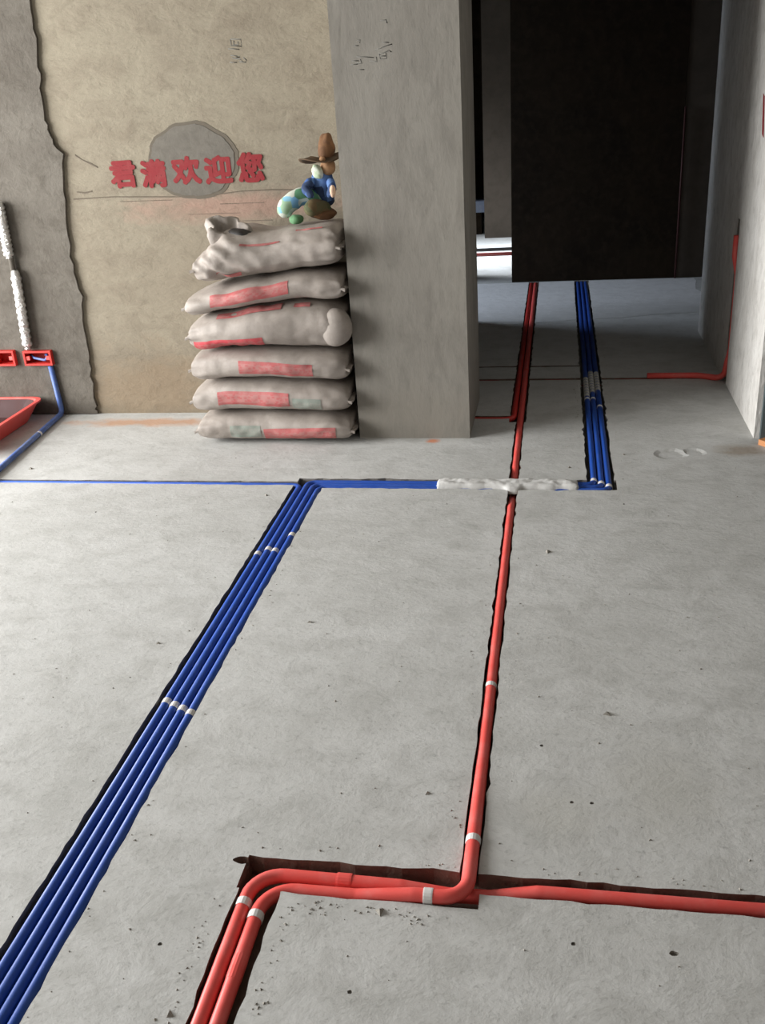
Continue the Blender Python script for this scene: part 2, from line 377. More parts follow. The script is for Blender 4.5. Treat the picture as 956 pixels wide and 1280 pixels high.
def skim():
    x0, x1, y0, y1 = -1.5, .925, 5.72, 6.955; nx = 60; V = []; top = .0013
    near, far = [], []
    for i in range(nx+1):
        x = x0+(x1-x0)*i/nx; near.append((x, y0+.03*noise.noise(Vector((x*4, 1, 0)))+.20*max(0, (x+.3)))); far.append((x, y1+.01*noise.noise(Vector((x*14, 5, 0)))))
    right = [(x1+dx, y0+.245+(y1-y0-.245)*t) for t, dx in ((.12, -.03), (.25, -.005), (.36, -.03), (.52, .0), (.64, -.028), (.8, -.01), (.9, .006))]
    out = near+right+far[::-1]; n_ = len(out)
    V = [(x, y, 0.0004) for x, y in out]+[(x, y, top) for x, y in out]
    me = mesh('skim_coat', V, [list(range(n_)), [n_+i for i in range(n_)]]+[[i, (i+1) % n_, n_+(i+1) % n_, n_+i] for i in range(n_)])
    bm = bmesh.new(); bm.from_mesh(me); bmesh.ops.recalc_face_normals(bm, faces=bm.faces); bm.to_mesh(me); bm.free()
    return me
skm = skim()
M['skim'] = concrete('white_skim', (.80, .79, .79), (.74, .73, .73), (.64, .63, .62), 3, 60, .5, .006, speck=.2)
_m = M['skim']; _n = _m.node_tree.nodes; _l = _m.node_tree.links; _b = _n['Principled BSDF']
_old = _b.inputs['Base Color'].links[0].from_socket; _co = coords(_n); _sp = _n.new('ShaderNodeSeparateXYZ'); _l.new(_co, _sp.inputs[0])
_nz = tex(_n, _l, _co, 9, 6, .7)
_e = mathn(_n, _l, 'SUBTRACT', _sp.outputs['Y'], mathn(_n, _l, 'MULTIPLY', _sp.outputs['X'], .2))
_f = ramp(_n, _l, mathn(_n, _l, 'ADD', _e, mathn(_n, _l, 'MULTIPLY', mathn(_n, _l, 'SUBTRACT', _nz, .5), .5)), 6.25, 5.78)   # colour fade painted to copy the soft near edge of the daylight
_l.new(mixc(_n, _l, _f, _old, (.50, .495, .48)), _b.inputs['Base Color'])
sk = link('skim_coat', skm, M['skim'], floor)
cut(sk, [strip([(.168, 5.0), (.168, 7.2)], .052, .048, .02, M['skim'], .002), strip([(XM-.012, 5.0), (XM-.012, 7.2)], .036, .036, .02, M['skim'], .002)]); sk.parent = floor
# ------------------------------------------------------------------ marks on the back wall
pe = [(35, -160), (38, 0), (48, 60), (52, 100), (58, 150), (68, 180), (80, 192), (82, 250), (90, 320), (104, 370), (108, 420), (114, 460), (121, 505), (122, 514)]
ed = []
for a, b in zip(pe, pe[1:]):
    for k in range(5):
        t = k/5; p = onY(a[0]+(b[0]-a[0])*t, a[1]+(b[1]-a[1])*t, YB); ed.append((p.x+random.uniform(-.007, .007), p.z))
p0 = ed[0]; ed.append((ed[-1][0], .004))
coat = flat_poly('mortar_coat', [(-5.1, CH-.01), (p0[0], CH-.01)] + ed + [(-5.1, .004)], M['coat'], wall_back, 'y', YB+.0, .016)
rc = []
cc = onY(240, 201, YB)
for k in range(72):
    a = 2*math.pi*k/72; q = 1+.07*noise.noise(Vector((math.cos(a)*2, math.sin(a)*2, 3)))+random.uniform(-.012, .012)
    rc.append((cc.x+math.cos(a)*.186*q, cc.z+math.sin(a)*.142*q))
flat_poly('mortar_patch', rc, M['patch'], wall_back, 'y', YB, .003)
dk = [(cc.x+(x-cc.x)*1.08+.004, cc.z+(z-cc.z)*1.09) for x, z in rc]
flat_poly('patch_edge', dk, M['crack'], wall_back, 'y', YB, .0015)
M['crack'].node_tree.nodes['Principled BSDF'].inputs['Base Color'].default_value = (.13, .11, .085, 1)
M['hair'] = mat('hairline', (.13, .105, .08), .95)[0]
def glyphs(name, body, size, m, parent, M4, bold=.0, ext=.0012):
    cu = bpy.data.curves.new(name, 'FONT'); cu.body = body; cu.size = size; cu.extrude = ext; cu.resolution_u = 3
    cu.align_x = 'CENTER'; cu.align_y = 'CENTER'
    t = bpy.data.objects.new(name, cu); COL.objects.link(t); bpy.context.view_layer.update()
    me = bpy.data.meshes.new_from_object(t.evaluated_get(bpy.context.evaluated_depsgraph_get()))
    bpy.data.objects.remove(t)
    xs = [q.co.x for q in me.vertices]; ys = [q.co.y for q in me.vertices]
    c = Vector(((min(xs)+max(xs))/2, (min(ys)+max(ys))/2, 0)); sx = max(xs)-min(xs); sy = max(ys)-min(ys)
    me.transform(M4 @ Matrix.Diagonal((1/sx, 1/sy, 1, 1)) @ Matrix.Translation(-c))
    if bold:
        bm = bmesh.new()
        for k, (dx, dy) in enumerate(((0, 0), (1, 0), (-1, 0), (0, 1), (0, -1), (.7, .7), (-.7, .7), (.7, -.7), (-.7, -.7))):
            m2 = me.copy(); m2.transform(Matrix.Translation((dx*bold, -.00006*k, dy*bold))); bm.from_mesh(m2); bpy.data.meshes.remove(m2)
        bm.to_mesh(me); bm.free()
    return link(name, me, m, parent)
def on_back(cx, cz, w, h, y, rz=0):
    return Matrix.Translation((cx, y, cz)) @ Matrix.Rotation(hp, 4, 'X') @ Matrix.Rotation(rz, 4, 'Z') @ Matrix.Diagonal((w, h, 1, 1))
for ch, (px, py, w, h) in zip('君满欢迎您', ((154, 218, 33, 33), (192, 217, 32, 34), (233, 213, 36, 34), (273, 212, 34, 34), (313, 209, 32, 36))):
    c = onY(px, py, YB); s = .00358
    glyphs('stencil_character', ch, .2, M['paint'], wall_back, on_back(c.x, c.z, w*s*.93, h*s*.86, YB-.0036, .01), .0058, .0003)
# overspray halo strokes are left to the wall colour; the level line and small cracks
def scratch(parent, pts, Y, w, m, name='crack'):
    ps = [onY(a, b, Y) for a, b in pts]; up = []; dn = []
    for i, p in enumerate(ps):
        q = w*(.5+.7*random.random()); up.append((p.x, p.z+q)); dn.append((p.x, p.z-q))
    flat_poly(name, up+dn[::-1], m, parent, 'y', Y, .0018)
scratch(wall_back, [(92, 249), (140, 246), (180, 246), (230, 246), (270, 243), (300, 239), (340, 237), (375, 237), (420, 236)], YB, .0022, M['hair'], 'level_line')
scratch(wall_back, [(94, 194), (103, 200), (114, 205), (122, 209)], YB, .003, M['hair'])
scratch(wall_back, [(96, 240), (106, 241), (115, 239)], YB, .003, M['hair'])
for (a, b, c) in ((275, 255, 330), (262, 277, 340), (235, 268, 300), (150, 252, 215)):
    scratch(wall_back, [(a, b), ((a+c)/2, b-1), (c, b-2)], YB, .0008, M['hair'])
def pen(parent, strokes, Y, w=.004):
    for s in strokes:
        ps = [onY(a, b, Y) for a, b in s]
        P = [Vector((p.x, Y-.0012, p.z)) for p in ps]
        me = tube('pencil_mark', P, w*.5, 6); me.transform(Matrix.Translation((0, Y, 0)) @ Matrix.Diagonal((1, .3, 1, 1)) @ Matrix.Translation((0, -Y, 0)))
        link('pencil_mark', me, M['pencil'], parent)
pen(wall_back, [[(288, 49), (301, 49), (302, 58), (289, 57), (288, 49)], [(292, 51), (292, 56), (298, 56), (297, 52)], [(285, 61), (292, 61), (299, 62)],
                [(288, 69), (295, 70), (300, 71), (293, 73), (290, 72)], [(293, 73), (300, 74), (304, 77), (299, 77)], [(304, 72), (308, 75), (307, 78), (300, 77)], [(287, 78), (296, 78)]], YB, .0042)
pen(wall_pier, [[(475, 26), (482, 25), (484, 29)], [(482, 24), (483, 29)], [(446, 51), (450, 50), (449, 54)], [(442, 57), (448, 57)], [(477, 53), (486, 53)],
                [(469, 62), (476, 60), (483, 57), (490, 55)], [(473, 67), (480, 66), (486, 63), (489, 65)], [(474, 67), (475, 74), (483, 73), (482, 66)], [(474, 70), (482, 70)],
                [(445, 71), (455, 71), (467, 72)], [(439, 76), (448, 76)], [(444, 79), (452, 79), (450, 74)], [(462, 76), (471, 77), (470, 71)], [(438, 81), (447, 80)], [(446, 87), (455, 87)]], YP, .0035)
# hairline level marks on pier and a red stroke on the corridor wall
q0 = ray(953, 120)
def onX(px, py, X):
    w = ray(px, py); return w*(X/w.x) + Vector((0, 0, H))
a, b = onX(954, 120, XR), onX(953, 168, XR)
flat_poly('paint_stroke', [(a.y-.03, a.z), (a.y+.005, a.z+.01), (b.y+.008, b.z), (b.y-.03, b.z-.01)], M['paint'], wall_right, 'x', XR, .001)

# ------------------------------------------------------------------ conduits in the floor
RB, RR = .0118, .0140
zb = -.0105; zr = -.0115
yd = lambda *p: [Vector(q) for q in p]
ycl = (1.866, 1.862, 1.858, 1.853)
blab = ['blue conduit of the wide floor bundle that turns towards the red basin', 'blue conduit of the wide floor bundle, second from the one turning away', 'blue conduit of the wide floor bundle, between two blue ones, nearer the red conduit', 'blue conduit of the wide floor bundle on the red conduit side']
stag = (2.70, 2.735, 2.725, 2.845)
ZX = zb-.002
for i, x in enumerate(BX):
    clips = [((x, ycl[i]+.012*(1.5-i)*.8, zb), (0, 1, 0), .02), ((x, stag[i], zb), (0, 1, 0), .022)]
    if i == 0:
        path = [(x, .25, zb), (x, 3.283, zb), (-2.6, 3.283, zb)]
    else:
        yy = (None, 3.3120, 3.2858, 3.2596)[i]; u = UX[i-1]
        path = [(x, .25, zb), (x, yy, zb), (u, yy, zb), (u, 6.95, zb)]
        clips.append(((u, yy+.032, zb), (0, 1, 0), .022))
        s0, s1 = ((4.36, 4.66), (4.42, 4.74), (4.45, 4.71))[i-1]
        k = 0; y_ = s0
        while y_ < s1:
            clips.append(((u, y_, zb), (0, 1, 0), .034, 'sleeve', 'sleeve_ring')); y_ += .043
        clips.append(((u, s0-(.0, .06, .2)[i-1]-.05, zb), (0, 1, 0), .02))
    conduit('blue_conduit', blab[i], path, RB, M['blue'], .032, clips, group=None)
# red runs
conduit('red_conduit', 'long straight red conduit leading into the corridor and crossing under white mortar',
        [(-.5385, .3, zr), (-.5385, 1.316, zr), (-.36, 1.316, zr), (-.25, 1.316, .004), (XM, 1.316, .005), (XM, 1.45, .0), (XM, 1.75, zr), (XM, 3.10, zr), (XM, 3.24, -.0455+.004), (XM, 3.33, -.0455+.004), (XM, 3.47, zr), (XM, 6.95, zr)], RR, M['red'], .062,
        [((XM, 1.47, -.0008), (0, 1, 0), .017), ((XM, 2.015, zr), (0, 1, 0), .016), ((-.222, 1.316, .004), (1, 0, 0), .018), ((-.5385, 1.245, zr), (0, 1, 0), .017), ((-.5385, 1.13, zr), (0, 1, 0), .05, 'red'), ((XM, 4.78, zr), (0, 1, 0), .03, 'red')])
conduit('red_conduit', 'red conduit running from beyond the straight one, outer of the paired bend',
        [(-.570, .3, zr), (-.570, 1.352, zr), (-.28, 1.350, zr-.002), (-.19, 1.350, -.0245), (-.11, 1.352, -.0245), (-.02, 1.357, zr+.003), (2.4, 1.362, zr+.003)], RR, M['red'], .062,
        [((-.570, 1.272, zr), (0, 1, 0), .017), ((-.39, 1.3513, zr), (1, 0, 0), .03, 'red')])
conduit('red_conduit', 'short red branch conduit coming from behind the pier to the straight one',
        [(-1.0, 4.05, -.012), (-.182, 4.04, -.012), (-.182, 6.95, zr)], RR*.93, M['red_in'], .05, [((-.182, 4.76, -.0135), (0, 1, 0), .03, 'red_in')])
wx = XR-.004
# ------------------------------------------------------------------ conduit climbing the corridor wall in its chase
def vchase(y0, y1, z0, z1, x0, dp, m):
    bs = boxdata([(x0-.05, x0+dp, y0, y1, z0, z1)]); me = mesh('cutter', *bs); me.materials.append(m); return me
cut(wall_right, [vchase(4.498, 4.548, -.01, .74, XR, .03, M['cut_grey'])])
conduit('red_conduit', 'red conduit that bends from the corridor floor up the chase in the wall',
        [(.43, 4.600, .0145), (.66, 4.598, .0145), (XR-.004, 4.54, .0145), (XR+.004, 4.528, .10), (XR+.0145, 4.524, .16), (XR+.0145, 4.522, .50), (XR-.004, 4.52, .58), (XR-.004, 4.52, .67)], RR, M['red'], .06)
conduit('thin_conduit', 'thin dark red conduit in the narrow groove across the corridor floor', [(-1.25, 4.612, -.008), (-.28, 4.61, -.008), (-.23, 4.61, -.042), (-.10, 4.61, -.042), (-.05, 4.61, -.008), (.06, 4.608, -.008), (.11, 4.608, -.038), (.23, 4.608, -.038), (.28, 4.608, -.008), (.60, 4.606, -.008)], .007, M['darkred'], .02)
conduit('thin_cable', 'thin black cable in the farther narrow groove across the corridor floor', [(-1.25, 4.835, -.007), (-.28, 4.835, -.007), (-.23, 4.835, -.042), (-.10, 4.835, -.042), (-.05, 4.835, -.007), (.112, 4.835, -.007)], .006, M['black'], .02)
conduit('floor_cable', 'black cable across the bright floor beyond the doorway', [(-2.5, 8.27, .013), (.5, 8.34, .013)], .013, M['black'], .02)
conduit('floor_cable', 'dark red cable across the bright floor beyond the doorway', [(-2.5, 8.04, .013), (.5, 8.11, .013)], .014, M['darkred'], .02)
conduit('red_conduit', 'small red conduit elbow standing on the floor behind the pier', [(-.70, 5.80, .02), (-.545, 5.80, .02), (-.545, 5.80, .17), (-.60, 5.80, .17)], .016, M['red_in'], .05)
conduit('corner_conduit', 'thin dark red conduit standing in the corner of the dark far wall', [(.803, YD-.012, .0), (.803, YD-.012, 1.1)], .007, plastic('dull_dark_red', (.055, .012, .010), .7, .2, (.08, .05, .04)), .02)
# plain mortar bedding that hides the blue conduits between the two corners
def mortar_fill():
    x0, x1 = -.435, .085; nx, ny = 90, 14; V, Fc = [], []
    for i in range(nx+1):
        x = x0+(x1-x0)*i/nx; e = min(1, i/5, (nx-i)/5)
        for j in range(ny+1):
            t = j/ny*2-1; w = .038+.010*noise.noise(Vector((x*14, 3*(t > 0), 1)))+(.022*math.exp(-((x-XM)/.03)**4) if t < 0 else 0)
            y = 3.286+t*w
            z = .002+.013*(1-abs(t)**6)*(.55+.45*e)+.005*noise.noise(Vector((x*22, y*40, 0)))+.0025*noise.noise(Vector((x*60, y*60, 4)))
            if abs(t) > .98 or i in (0, nx): z = -.012
            V.append((x+.012*noise.noise(Vector((y*60, 7, 0)))*(1-e), y, z))
    for i in range(nx):
        for j in range(ny): a = i*(ny+1)+j; Fc.append([a, a+ny+1, a+ny+2, a+1])
    return mesh('mortar_fill', V, Fc, True)
link('mortar_fill', mortar_fill(), M['fill'], floor)
# left side: conduit from the wall box down the wall and along the floor
conduit('blue_conduit', 'dusty blue conduit dropping from the red wall box and running along the floor',
        [(-2.362, YB-.016-.012, .245), (-2.352, YB-.016-.012, .0135), (-2.335, 3.95, .0135), (-2.26, 3.25, .0135)], .0125, M['blue2'], .03, [((-2.315, 3.80, .0135), (0, 1, 0), .012)])

# ------------------------------------------------------------------ red junction boxes and foil pipe on the mortar coat
yw = YB-.016
def open_box(x0, x1, z0, z1, label):
    t = .009; y0, y1 = yw-.022, yw+.05
    bs = boxdata([(x0, x0+t, y0, y1, z0, z1), (x1-t, x1, y0, y1, z0, z1), (x0+t, x1-t, y0, y1, z0, z0+t), (x0+t, x1-t, y0, y1, z1-t, z1), (x0+t, x1-t, y1-.006, y1, z0+t, z1-t)])
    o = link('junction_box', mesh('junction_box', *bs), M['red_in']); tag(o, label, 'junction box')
    zc = (z0+z1)/2
    for xx in (x0+.02, x1-.02):
        kid('screw_lug', mesh('screw_lug', *boxdata([(xx-.009, xx+.009, y0+.004, y0+.012, zc-.009, zc+.009)])), M['red'], o)
    return o
JB = [(-2.645, -2.535, .252, .325), (-2.487, -2.345, .252, .322)]
hc = [mesh('cutter', *boxdata([(x0-.001, x1+.001, yw-.1, yw+.052, z0-.001, z1+.001)])) for x0, x1, z0, z1 in JB]
for me in hc: me.materials.append(M['cut_grey'])
cut(coat, hc); cut(wall_back, hc); coat.parent = wall_back
open_box(*JB[0], 'open red junction box in the wall, the one without a blue conduit')
jb = open_box(*JB[1], 'open red junction box in the wall with the blue conduit below it')
kid('wire_coil', tube('wire_coil', fillet([(-2.40, yw+.03, .29), (-2.37, yw-.005, .30), (-2.38, yw-.012, .275), (-2.44, yw-.005, .285), (-2.47, yw+.02, .295)], .01), .006, 8), M['blue2'], jb)
fp = empty('foil_pipe', (-2.45, yw-.02, .33)); tag(fp, 'silver foil wrapped pipe hanging down the wall to the red junction boxes', 'pipe')
kid('pipe', tube('pipe', [(-2.438, yw-.004, .99), (-2.44, yw-.016, .93), (-2.452, yw-.016, .33)], .012), M['coat'], fp)
def foilwrap(za, zb_, x0, x1):
    P = [Vector((x0+(x1-x0)*k/40, yw-.024, za+(zb_-za)*k/40)) for k in range(41)]
    return tube('foil_wrap', P, .022, 18, rf=lambda t, i: 1+.13*math.sin(i*1.9)+.10*noise.noise(Vector((i*.7, 1, 0)))-(.35 if t > .97 or t < .03 else 0))
kid('foil_wrap', foilwrap(1.0, .755, -2.440, -2.445), M['foil'], fp)
kid('foil_wrap', foilwrap(.70, .335, -2.432, -2.452), M['foil'], fp)

# ------------------------------------------------------------------ red basin by the wall
def basin(inner=False):
    def ringpts(x0, x1, y0, y1, z, r, n=5):
        out = []
        for (cx, cy, a0) in ((x1-r, y1-r, 0), (x0+r, y1-r, 90), (x0+r, y0+r, 180), (x1-r, y0+r, 270)):
            for k in range(n): a = math.radians(a0+90*k/(n-1)); out.append((cx+r*math.cos(a), cy+r*math.sin(a), z))
        return out
    X0, X1, Y0, Y1 = -2.98, -2.435, 3.52, 4.09
    prof = [(.05, .002), (.045, .004), (.0, .085), (-.012, .088), (-.012, .096), (.004, .097), (.012, .09), (.055, .01)]
    if inner: prof = [(.012, .0915), (.014, .087), (.057, .013)]
    else: prof = prof[:-1]+[(.012, .09), (.05, .0115)]
    V, Fc = [], []
    for e, z in prof: V += ringpts(X0+e, X1-e, Y0+e, Y1-e, z, .06)
    n = 20
    for i in range(len(prof)-1):
        for k in range(n): Fc.append([i*n+k, i*n+(k+1) % n, (i+1)*n+(k+1) % n, (i+1)*n+k])
    if not inner: Fc.append(list(range(n))[::-1])
    Fc.append([(len(prof)-1)*n+k for k in range(n)])
    return mesh('basin', V, Fc)
rb = link('red_basin', basin(), M['red']); tag(rb, 'low red plastic basin with dark inside on the floor under the junction boxes', 'basin')
kid('dark_inside', basin(True), plastic('dark_inside', (.05, .012, .012), .7, .3, (.12, .05, .04)), rb)['label'] = 'dark red-black inside'  # inner faces in a near-black red
def blob(name, c, r, rot=(0, 0, 0), seed=0, amp=.12, pw=1.0, nu=20, nv=14):
    V, Fc = [], []; Rm = Matrix.Rotation(rot[2], 3, 'Z') @ Matrix.Rotation(rot[1], 3, 'Y') @ Matrix.Rotation(rot[0], 3, 'X')
    for j in range(nv+1):
        th = math.pi*j/nv
        for k in range(nu):
            a = 2*math.pi*k/nu; q = Vector((math.sin(th)*math.cos(a), math.sin(th)*math.sin(a), math.cos(th)))
            w = 1+amp*noise.noise(q*1.6+Vector((seed*5, 0, 0)))
            V.append(Vector(c)+Rm @ Vector((q.x*r[0]*w, q.y*r[1]*w, q.z*r[2]*w)))
    for j in range(nv):
        for k in range(nu): Fc.append([j*nu+k, j*nu+(k+1) % nu, (j+1)*nu+(k+1) % nu, (j+1)*nu+k])
    me = mesh(name, V, Fc, True); bm = bmesh.new(); bm.from_mesh(me); bmesh.ops.remove_doubles(bm, verts=bm.verts, dist=1e-5); bmesh.ops.recalc_face_normals(bm, faces=bm.faces); bm.to_mesh(me); bm.free()
    return me
# ------------------------------------------------------------------ cement bags
def lerp_list(a, t):
    k = t*(len(a)-1); i = min(int(k), len(a)-2); f = k-i; f = f*f*(3-2*f)
    return a[i]*(1-f)+a[i+1]*f
class Bag:
    def __init__(s, x0, x1, zb, zt, y0, y1, seed, sag=(0, 0), wr=1.0, p=9.0, fold=None):
        s.__dict__.update(x0=x0, x1=x1, zb=zb, zt=zt, y0=y0, y1=y1, seed=seed, wr=wr, p=p, fold=fold)
    def pt(s, u, ph, off=0.0):
        x = s.x0+(s.x1-s.x0)*u
        e = abs(2*u-1); h = max(0.0, 1-e**s.p)**.5; h = .52+.48*h
        zb, zt = lerp_list(s.zb, u), lerp_list(s.zt, u)
        zc = (zb+zt)/2; c = (zt-zb)/2*h; dep = (s.y1-s.y0)/2; yc = (s.y0+s.y1)/2
        b = dep*(.90+.10*max(0, 1-e**5)); 
        cs, sn = math.cos(ph), math.sin(ph)
        y = yc+math.copysign(abs(cs)**.62, cs)*b; z = zc+math.copysign(abs(sn)**.80, sn)*c
        q = Vector((x*9+s.seed*7, y*9, z*14)); w = .009*noise.noise(q*.8)+.004*noise.noise(q*2.7)
        cr = .006*s.wr*(e**4)*math.sin(ph*9+s.seed+6*noise.noise(Vector((x*6, ph, s.seed))))*(1-.6*e**20)
        cr += .004*s.wr*noise.noise(Vector((x*5+s.seed, z*60, y*6)))
        if s.seed == 6: cr += .010*math.sin(x*62+z*95+5*noise.noise(Vector((x*7, z*7, 2))))*math.exp(-((u-.2)/.16)**2)*max(0, -cs)
        k = (w+cr)*s.wr*.9+off
        ny, nz = cs, sn
        bul = -.010*math.cos(2*math.pi*(u+.13*s.seed))*abs(cs)**3*(1 if cs < 0 else 0)
        return Vector((x, y+ny*k+bul, z+nz*k*(.25 if abs(sn) > .6 and off == 0 else 1)))
    def body(s, nu=72, nv=44):
        V, Fc = [], []
        for i in range(nu+1):
            u = .5-.5*math.cos(math.pi*i/nu)
            for k in range(nv): V.append(s.pt(u, 2*math.pi*k/nv))
        for i in range(nu):
            for k in range(nv): Fc.append([i*nv+k, i*nv+(k+1) % nv, (i+1)*nv+(k+1) % nv, (i+1)*nv+k])
        Fc.append(list(range(nv))[::-1]); Fc.append([nu*nv+k for k in range(nv)])
        me = mesh('sack', V, Fc, True); bm = bmesh.new(); bm.from_mesh(me); bmesh.ops.recalc_face_normals(bm, faces=bm.faces); bm.to_mesh(me); bm.free()
        return me
    def patch(s, u0, u1, a0, a1, skew=0.0, nu=40, nv=10):
        """printed block on the front: angle 180 is mid height, less is higher"""
        V, Fc, UV = [], [], []
        for i in range(nu+1):
            u = u0+(u1-u0)*i/nu
            for k in range(nv+1):
                a = math.radians(a0+(a1-a0)*k/nv+skew*(i/nu-.5)); V.append(s.pt(u, a, .0014)); UV.append((i/nu, k/nv))
        for i in range(nu):
            for k in range(nv): a = i*(nv+1)+k; Fc.append([a, a+1, a+nv+2, a+nv+1])
        me = mesh('printed_block', V, Fc, True); uv = me.uv_layers.new(name='uv')
        for lp in me.loops: uv.data[lp.index].uv = UV[lp.vertex_index]
        bm = bmesh.new(); bm.from_mesh(me)
        bmesh.ops.recalc_face_normals(bm, faces=bm.faces)
        if sum(f.normal.y for f in bm.faces) > 0: bmesh.ops.reverse_faces(bm, faces=bm.faces)
        bm.to_mesh(me); bm.free()
        return me
    def seam(s, side):
        u = 0.0 if side < 0 else 1.0; V, Fc = [], []; n = 30
        ps = [s.pt(u, math.pi*(1-k/n)) for k in range(n+1)]; pq = [s.pt(u, math.pi*(1+k/n)) for k in range(n+1)]
        for k in range(n+1):
            m_ = (ps[k]+pq[k])/2; wv = .004*math.sin(k*1.1+s.seed)
            for dx, dz in ((-.004, .004), (.016, .003), (.016, -.003), (-.004, -.004)):
                V.append((m_.x+side*dx, m_.y, m_.z+dz+wv*(dx > 0)-(.006 if dx > 0 else 0)))
        for k in range(n):
            for j in range(4): Fc.append([k*4+j, k*4+(j+1) % 4, k*4+4+(j+1) % 4, k*4+4+j])
        Fc += [[0, 3, 2, 1], [n*4+j for j in range(4)]]
        me = mesh('end_seam', V, Fc); bm = bmesh.new(); bm.from_mesh(me); bmesh.ops.recalc_face_normals(bm, faces=bm.faces); bm.to_mesh(me); bm.free()
        return me
g = .003
Z0 = [.001]*5
Z1 = [.120, .134, .132, .128, .118]; Z2 = [.255, .276, .276, .266, .250]; Z3 = [.395, .410, .408, .400, .392]
Z4 = [.535, .565, .588, .602, .585]; Z5 = [.640, .668, .692, .716, .712]; Z6 = [.800, .882, .866, .882, .893]
up = lambda a: [q+g for q in a]
BG = [Bag(-1.513, -.842, Z0, Z1, 3.690, 4.105, 1), Bag(-1.520, -.846, up(Z1), Z2, 3.692, 4.10, 2), Bag(-1.508, -.845, up(Z2), Z3, 3.688, 4.10, 3),
      Bag(-1.500, -.842, up(Z3), Z4, 3.685, 4.10, 4, wr=1.2), Bag(-1.492, -.838, up(Z4), Z5, 3.685, 4.09, 5, wr=1.1), Bag(-1.438, -.842, [.672, .692, .705, .724, .730], Z6, 3.69, 4.08, 6, wr=1.6, p=9)]
PR = [[(.44, .91, 172, 212, -12, 'pred'), (.22, .42, 168, 205, 0, 'pgreen')],
      [(.17, .64, 160, 200, 2, 'pred'), (.66, .84, 175, 210, 0, 'pgreen')],
      [(.33, .80, 165, 203, 8, 'pred')],
      [(.03, .50, 196, 240, -4, 'pstrong'), (.20, .62, 120, 138, -6, 'pred'), (.70, .80, 122, 134, 0, 'pred')],
      [(.18, .68, 150, 196, -4, 'pred')],
      [(.36, .62, 148, 154, -6, 'pred'), (.16, .34, 214, 224, 0, 'pred'), (.72, .90, 118, 123, 0, 'pred')]]
BL = ['cement sack at the bottom of the stack, lying on the floor', 'cement sack second from the floor with a faded green block right of the red', 'cement sack third from the floor with a wavy red print',
      'plump cement sack fourth from the floor with a strong red print along its bottom edge', 'cement sack directly under the topmost one, sloping with a broad pink print', 'topmost crumpled cement sack with an open end, under the seated toy']
BL[1] = 'cement sack second from the floor with a faded green block beside its red print'
for i, bg in enumerate(BG):
    e = empty('cement_sack', ((bg.x0+bg.x1)/2, (bg.y0+bg.y1)/2, bg.zb[2])); tag(e, BL[i], 'sack', 'stacked cement sacks')
    kid('sack', bg.body(), M['bag'], e)
    for s in (-1, 1): kid('end_seam', bg.seam(s), M['bag'], e)
    for (u0, u1, a0, a1, sk, mm) in PR[i]: kid('printed_block', bg.patch(u0, u1, a0, a1, sk), M[mm], e)
    if i == 3:
        c4 = onY(417, 411, 3.72); kid('folded_end', blob('folded_end', c4+Vector((.002, .022, 0)), (.070, .050, .078), (0, .1, 0), 3, .03), M['bag'], e)
    if i == 5:
        # gathered, half open neck of the top sack: a crumpled lip, its mouth's shade a black blob
        V, Fc = [], []; n = 40; c0 = Vector((-1.295, 3.79, .862))
        prof = [(.062, -.02), (.070, .012), (.064, .034), (.052, .036), (.046, .010), (.038, -.012)]
        for j, (r, z) in enumerate(prof):
            for k in range(n):
                a = 2*math.pi*k/n; w = 1+.20*math.sin(5*a+j*.3)+.16*noise.noise(Vector((math.cos(a)*3, math.sin(a)*3, j*.3)))
                V.append(c0+Vector((math.cos(a)*r*w*1.25, math.sin(a)*r*w*.9, z*(1+.6*noise.noise(Vector((math.cos(a)*2, math.sin(a)*2, 9))))-.25*math.cos(a)*r+.45*math.sin(a)*r)))
        for j in range(len(prof)-1):
            for k in range(n): Fc.append([j*n+k, j*n+(k+1) % n, (j+1)*n+(k+1) % n, (j+1)*n+k])
        kid('gathered_neck', mesh('gathered_neck', V, Fc, True), M['bag'], e)
        kid('mouth_shade', blob('mouth_shade', onY(303, 294, 3.79), (.055, .05, .026), (0, .25, 0), 2, .2), M['black'], e)

# ------------------------------------------------------------------ seated soft toy on the top sack
def fabric(name, cols, sc=18):
    m, n, l, b = mat(name, cols[0], .85)
    co = coords(n); vo = n.new('ShaderNodeTexVoronoi'); vo.inputs['Scale'].default_value = sc; l.new(co, vo.inputs['Vector'])
    cr = n.new('ShaderNodeValToRGB'); cr.color_ramp.interpolation = 'CONSTANT'
    sp = n.new('ShaderNodeSeparateColor'); l.new(vo.outputs['Color'], sp.inputs[0]); l.new(sp.outputs[0], cr.inputs[0])
    el = cr.color_ramp.elements
    while len(el) < len(cols): el.new(.5)
    for i, c in enumerate(cols): el[i].position = i/len(cols); el[i].color = (*c, 1)
    l.new(cr.outputs[0], b.inputs['Base Color']); return m
M['hat'] = fabric('brown_felt', [(.16, .075, .03), (.20, .09, .035), (.13, .06, .025)], 30)
M['brim'] = fabric('dark_brown_felt', [(.06, .035, .015), (.08, .045, .02)], 30)
M['skin'] = fabric('tan_cloth', [(.33, .18, .09), (.37, .21, .11)], 25)
M['shirt'] = fabric('pale_green_cloth', [(.52, .58, .45), (.60, .64, .55), (.45, .54, .38)], 40)
M['jacket'] = fabric('blue_cloth', [(.03, .065, .17), (.05, .11, .30), (.10, .19, .42), (.02, .04, .10)], 26)
M['trouser'] = fabric('patterned_cloth', [(.16, .36, .58), (.50, .60, .60), (.30, .45, .30), (.22, .46, .60), (.55, .58, .50), (.10, .26, .14)], 24)
M['olive'] = fabric('olive_cloth', [(.07, .075, .03), (.10, .09, .04), (.13, .09, .04)], 30)
TY = 3.93
def tp(px, py, dy=0): return onY(px, py, TY+dy)
